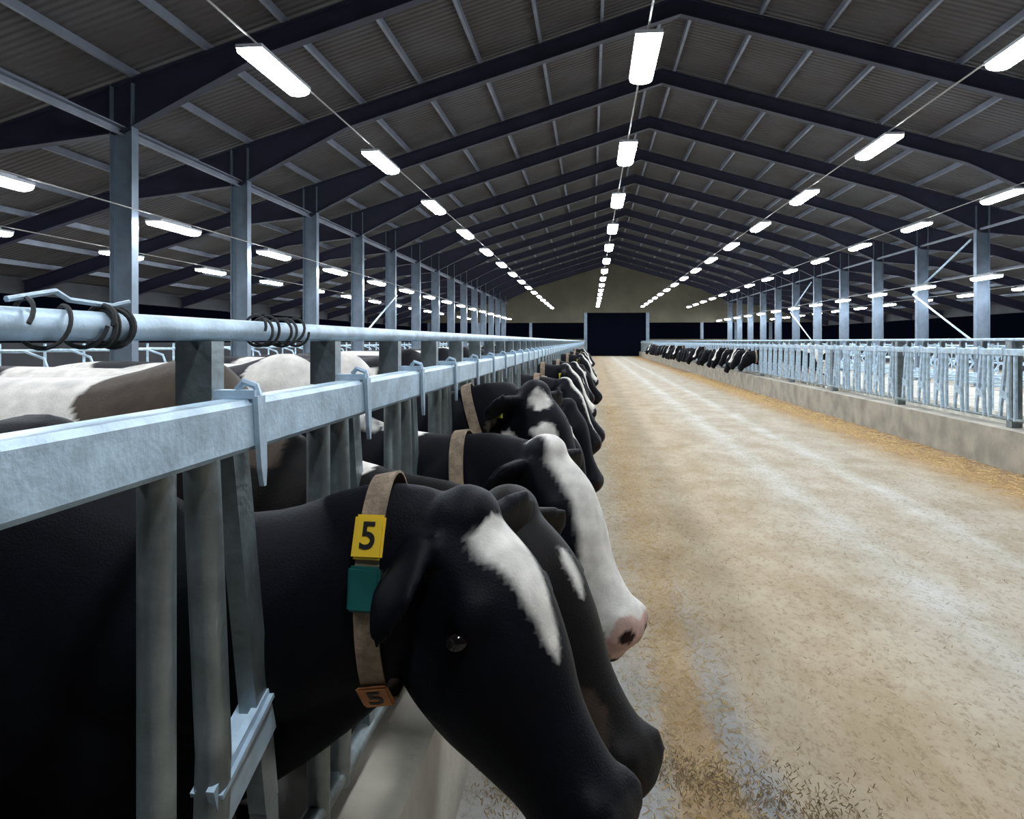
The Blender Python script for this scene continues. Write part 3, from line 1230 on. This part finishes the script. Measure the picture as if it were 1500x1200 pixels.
# cow 4
X4, Y4, B4 = -1.0, GAP0 + 3 * P, -9
ps4 = Pose(local_poll(795, 567, 2.93, X4, Y4, B4), pitch=-2, yaw=-30 - B4, scale=1.0, droop=.2, dip=.05)
st4 = dict(seed=12, blaze=None, white=.0, muzzle=(.008, .008, .01), hspots=[(.06, -.03, -.03, .05, WHITE), (.18, -.06, -.08, .045, WHITE), (.22, -.09, -.05, .035, WHITE), (.12, -.2, -.1, .045, WHITE)],
           spots=[(.05, 0, 1.36, .22, .3, .1)])
c4 = hero('cow', X4, Y4, ps4, st4, .014, 'black cow with white patches on brow and cheek, fourth along the left fence', B4)
add_ear_tag(c4, ps4, -1)
link('collar', strap_mesh(ps4, .7, .04, .008), c4)

# --- further cows from shared variants -------------------------
VAR = []
specs = [
    (dict(seed=21, blaze=[(-.05, .03), (.1, .04), (.3, .03), (.45, .0)], white=.1), Pose((.82, 0, 1.20), 0, -8, 0, 1.0, .4), 'a narrow white blaze'),
    (dict(seed=33, blaze=None, white=.3), Pose((.86, 0, 1.10), -6, -14, 0, 1.02, .6), 'an all black face'),
    (dict(seed=41, blaze=[(-.05, .02), (.1, .06), (.3, .07), (.5, .09)], white=-.05), Pose((.80, 0, 1.26), 4, 6, 0, 1.0, .3), 'a broad white blaze'),
    (dict(seed=57, blaze=[(.0, .0), (.05, .04), (.12, .0)], white=.18), Pose((.88, 0, 1.04), -10, 10, 0, 1.0, .5), 'a small white star'),
    (dict(seed=66, blaze=None, white=.02, hspots=[(.1, -.1, -.09, .07, WHITE)]), Pose((.84, 0, 1.14), 6, -4, 0, 1.03, .2), 'a white cheek patch'),
]
for i, (st, ps, desc) in enumerate(specs):
    root = empty('cow', (0, 0, 0))
    link('body', cow_mesh('cow_body_variant', ps, .022, st), root)
    add_eyes(root, ps)
    if i != 1:
        link('collar', strap_mesh(ps, .7, .045, .010), root)
    if i in (1, 2):
        add_ear_tag(root, ps, -1)
    VAR.append([root, desc, False])


def place_cow(v, loc, rz, label, group):
    root, desc, used = VAR[v]
    if not used:
        r = root
        VAR[v][2] = True
    else:
        r = root.copy()
        col.objects.link(r)
        for ch in list(root.children):
            c = ch.copy()
            col.objects.link(c)
            c.parent = r
    r.location = loc
    r.rotation_euler = (0, 0, rz)
    tag(r, label, 'cow', group)
    return r


order = [3, 1, 0, 4, 2, 1, 3, 0, 4, 1, 2, 0, 3, 1, 4, 0, 1, 2, 3, 4]
gaps = [5, 6.5, 8, 9.5, 11, 12.5, 14, 16, 17.5, 19, 21, 23, 25, 27, 29, 31, 34, 38, 42, 47]
for i, (v, g) in enumerate(zip(order, gaps)):
    jx = random.uniform(-.05, .03)
    place_cow(v, (-.98 + jx, GAP0 + g * P, 0), R(random.uniform(-4, 4)),
              'cow with %s, %s from the camera along the left fence' % (VAR[v][1], nth(5 + i)), 'cows feeding along the left fence')
# cows across the alley
y = 22.9
k = 0
rnd = random.Random(4)
while y < 62 and k < 46:
    v = rnd.choice([1, 0, 3, 1, 4, 1, 2])
    k += 1
    place_cow(v, (5.40 + rnd.uniform(-.05, .08), y, 0), PI + R(rnd.uniform(-5, 5)),
              'cow with %s, %s from the near end at the right fence' % (VAR[v][1], nth(k)), 'cows feeding along the right fence')
    y += P * rnd.choice([1.3, 1.4, 1.6, 1.9])

# ------------------------------------------------------------------ loose straw and feed
def scatter(name, n, fn, matk, label, cat, lo=.02, hi=.07, wd=.0022, h=.02):
    mb = MB()
    rn = random.Random(len(name))
    for _ in range(n):
        x, y, z = fn(rn)
        a = rn.uniform(0, PI)
        L = rn.uniform(lo, hi) / 2
        w_ = wd * rn.uniform(.6, 1.6)
        dx, dy = math.cos(a) * L, math.sin(a) * L
        nx, ny = -math.sin(a) * w_, math.cos(a) * w_
        dz = rn.uniform(0, .012)
        z0 = .0125 + z + rn.uniform(0, .004)
        vs = [(x - dx + nx, y - dy + ny, z0), (x - dx - nx, y - dy - ny, z0), (x + dx - nx, y + dy - ny, z0 + dz), (x + dx + nx, y + dy + ny, z0 + dz),
              (x - dx, y - dy, z0 + w_ * 1.4), (x + dx, y + dy, z0 + dz + w_ * 1.4)]
        mb.add(vs, [(0, 1, 2, 3), (0, 4, 5, 3), (1, 2, 5, 4), (0, 1, 4), (3, 5, 2)])
    me = bpy.data.meshes.new(name)
    me.from_pydata(mb.v, [], mb.f)
    me.materials.append(M[matk])
    o = link(name, me)
    tag(o, label, cat, kind='stuff')


scatter('straw', 7000, lambda r: (r.gauss(.38, .13), 1.4 + r.random() ** 1.6 * 16, 0), 'straw', 'loose yellow straw strewn in a line before the left cows', 'straw', .012, .04, .0012)
scatter('spilled_feed', 1700, lambda r: ((lambda t: (.1 + .75 * t + r.gauss(0, .035 + .05 * t), 2.75 - .42 * t + r.gauss(0, .05 + .10 * t), 0))(r.random() ** .8)), 'debris',
        'dark trail of spilled feed crumbs to the right of the nearest muzzle', 'feed', .005, .016, .0013)
scatter('feed_heap', 450, lambda r: (r.gauss(-.27, .05), r.gauss(2.55, .12), 0), 'debris',
        'small dark patch of feed under the chin of the nearest cow', 'feed', .005, .018, .0016)
scatter('straw', 5000, lambda r: (r.gauss(4.35, .2), 6 + r.random() * 30, 0), 'straw', 'brown straw swept against the right-hand concrete curb', 'straw', .04, .12, .004)
scatter('feed_crumbs', 1800, lambda r: (r.uniform(.6, 4.2), 1.6 + r.random() ** 1.5 * 9, 0), 'debris', 'scattered feed crumbs over the middle of the alley floor', 'feed', .005, .02, .0012)
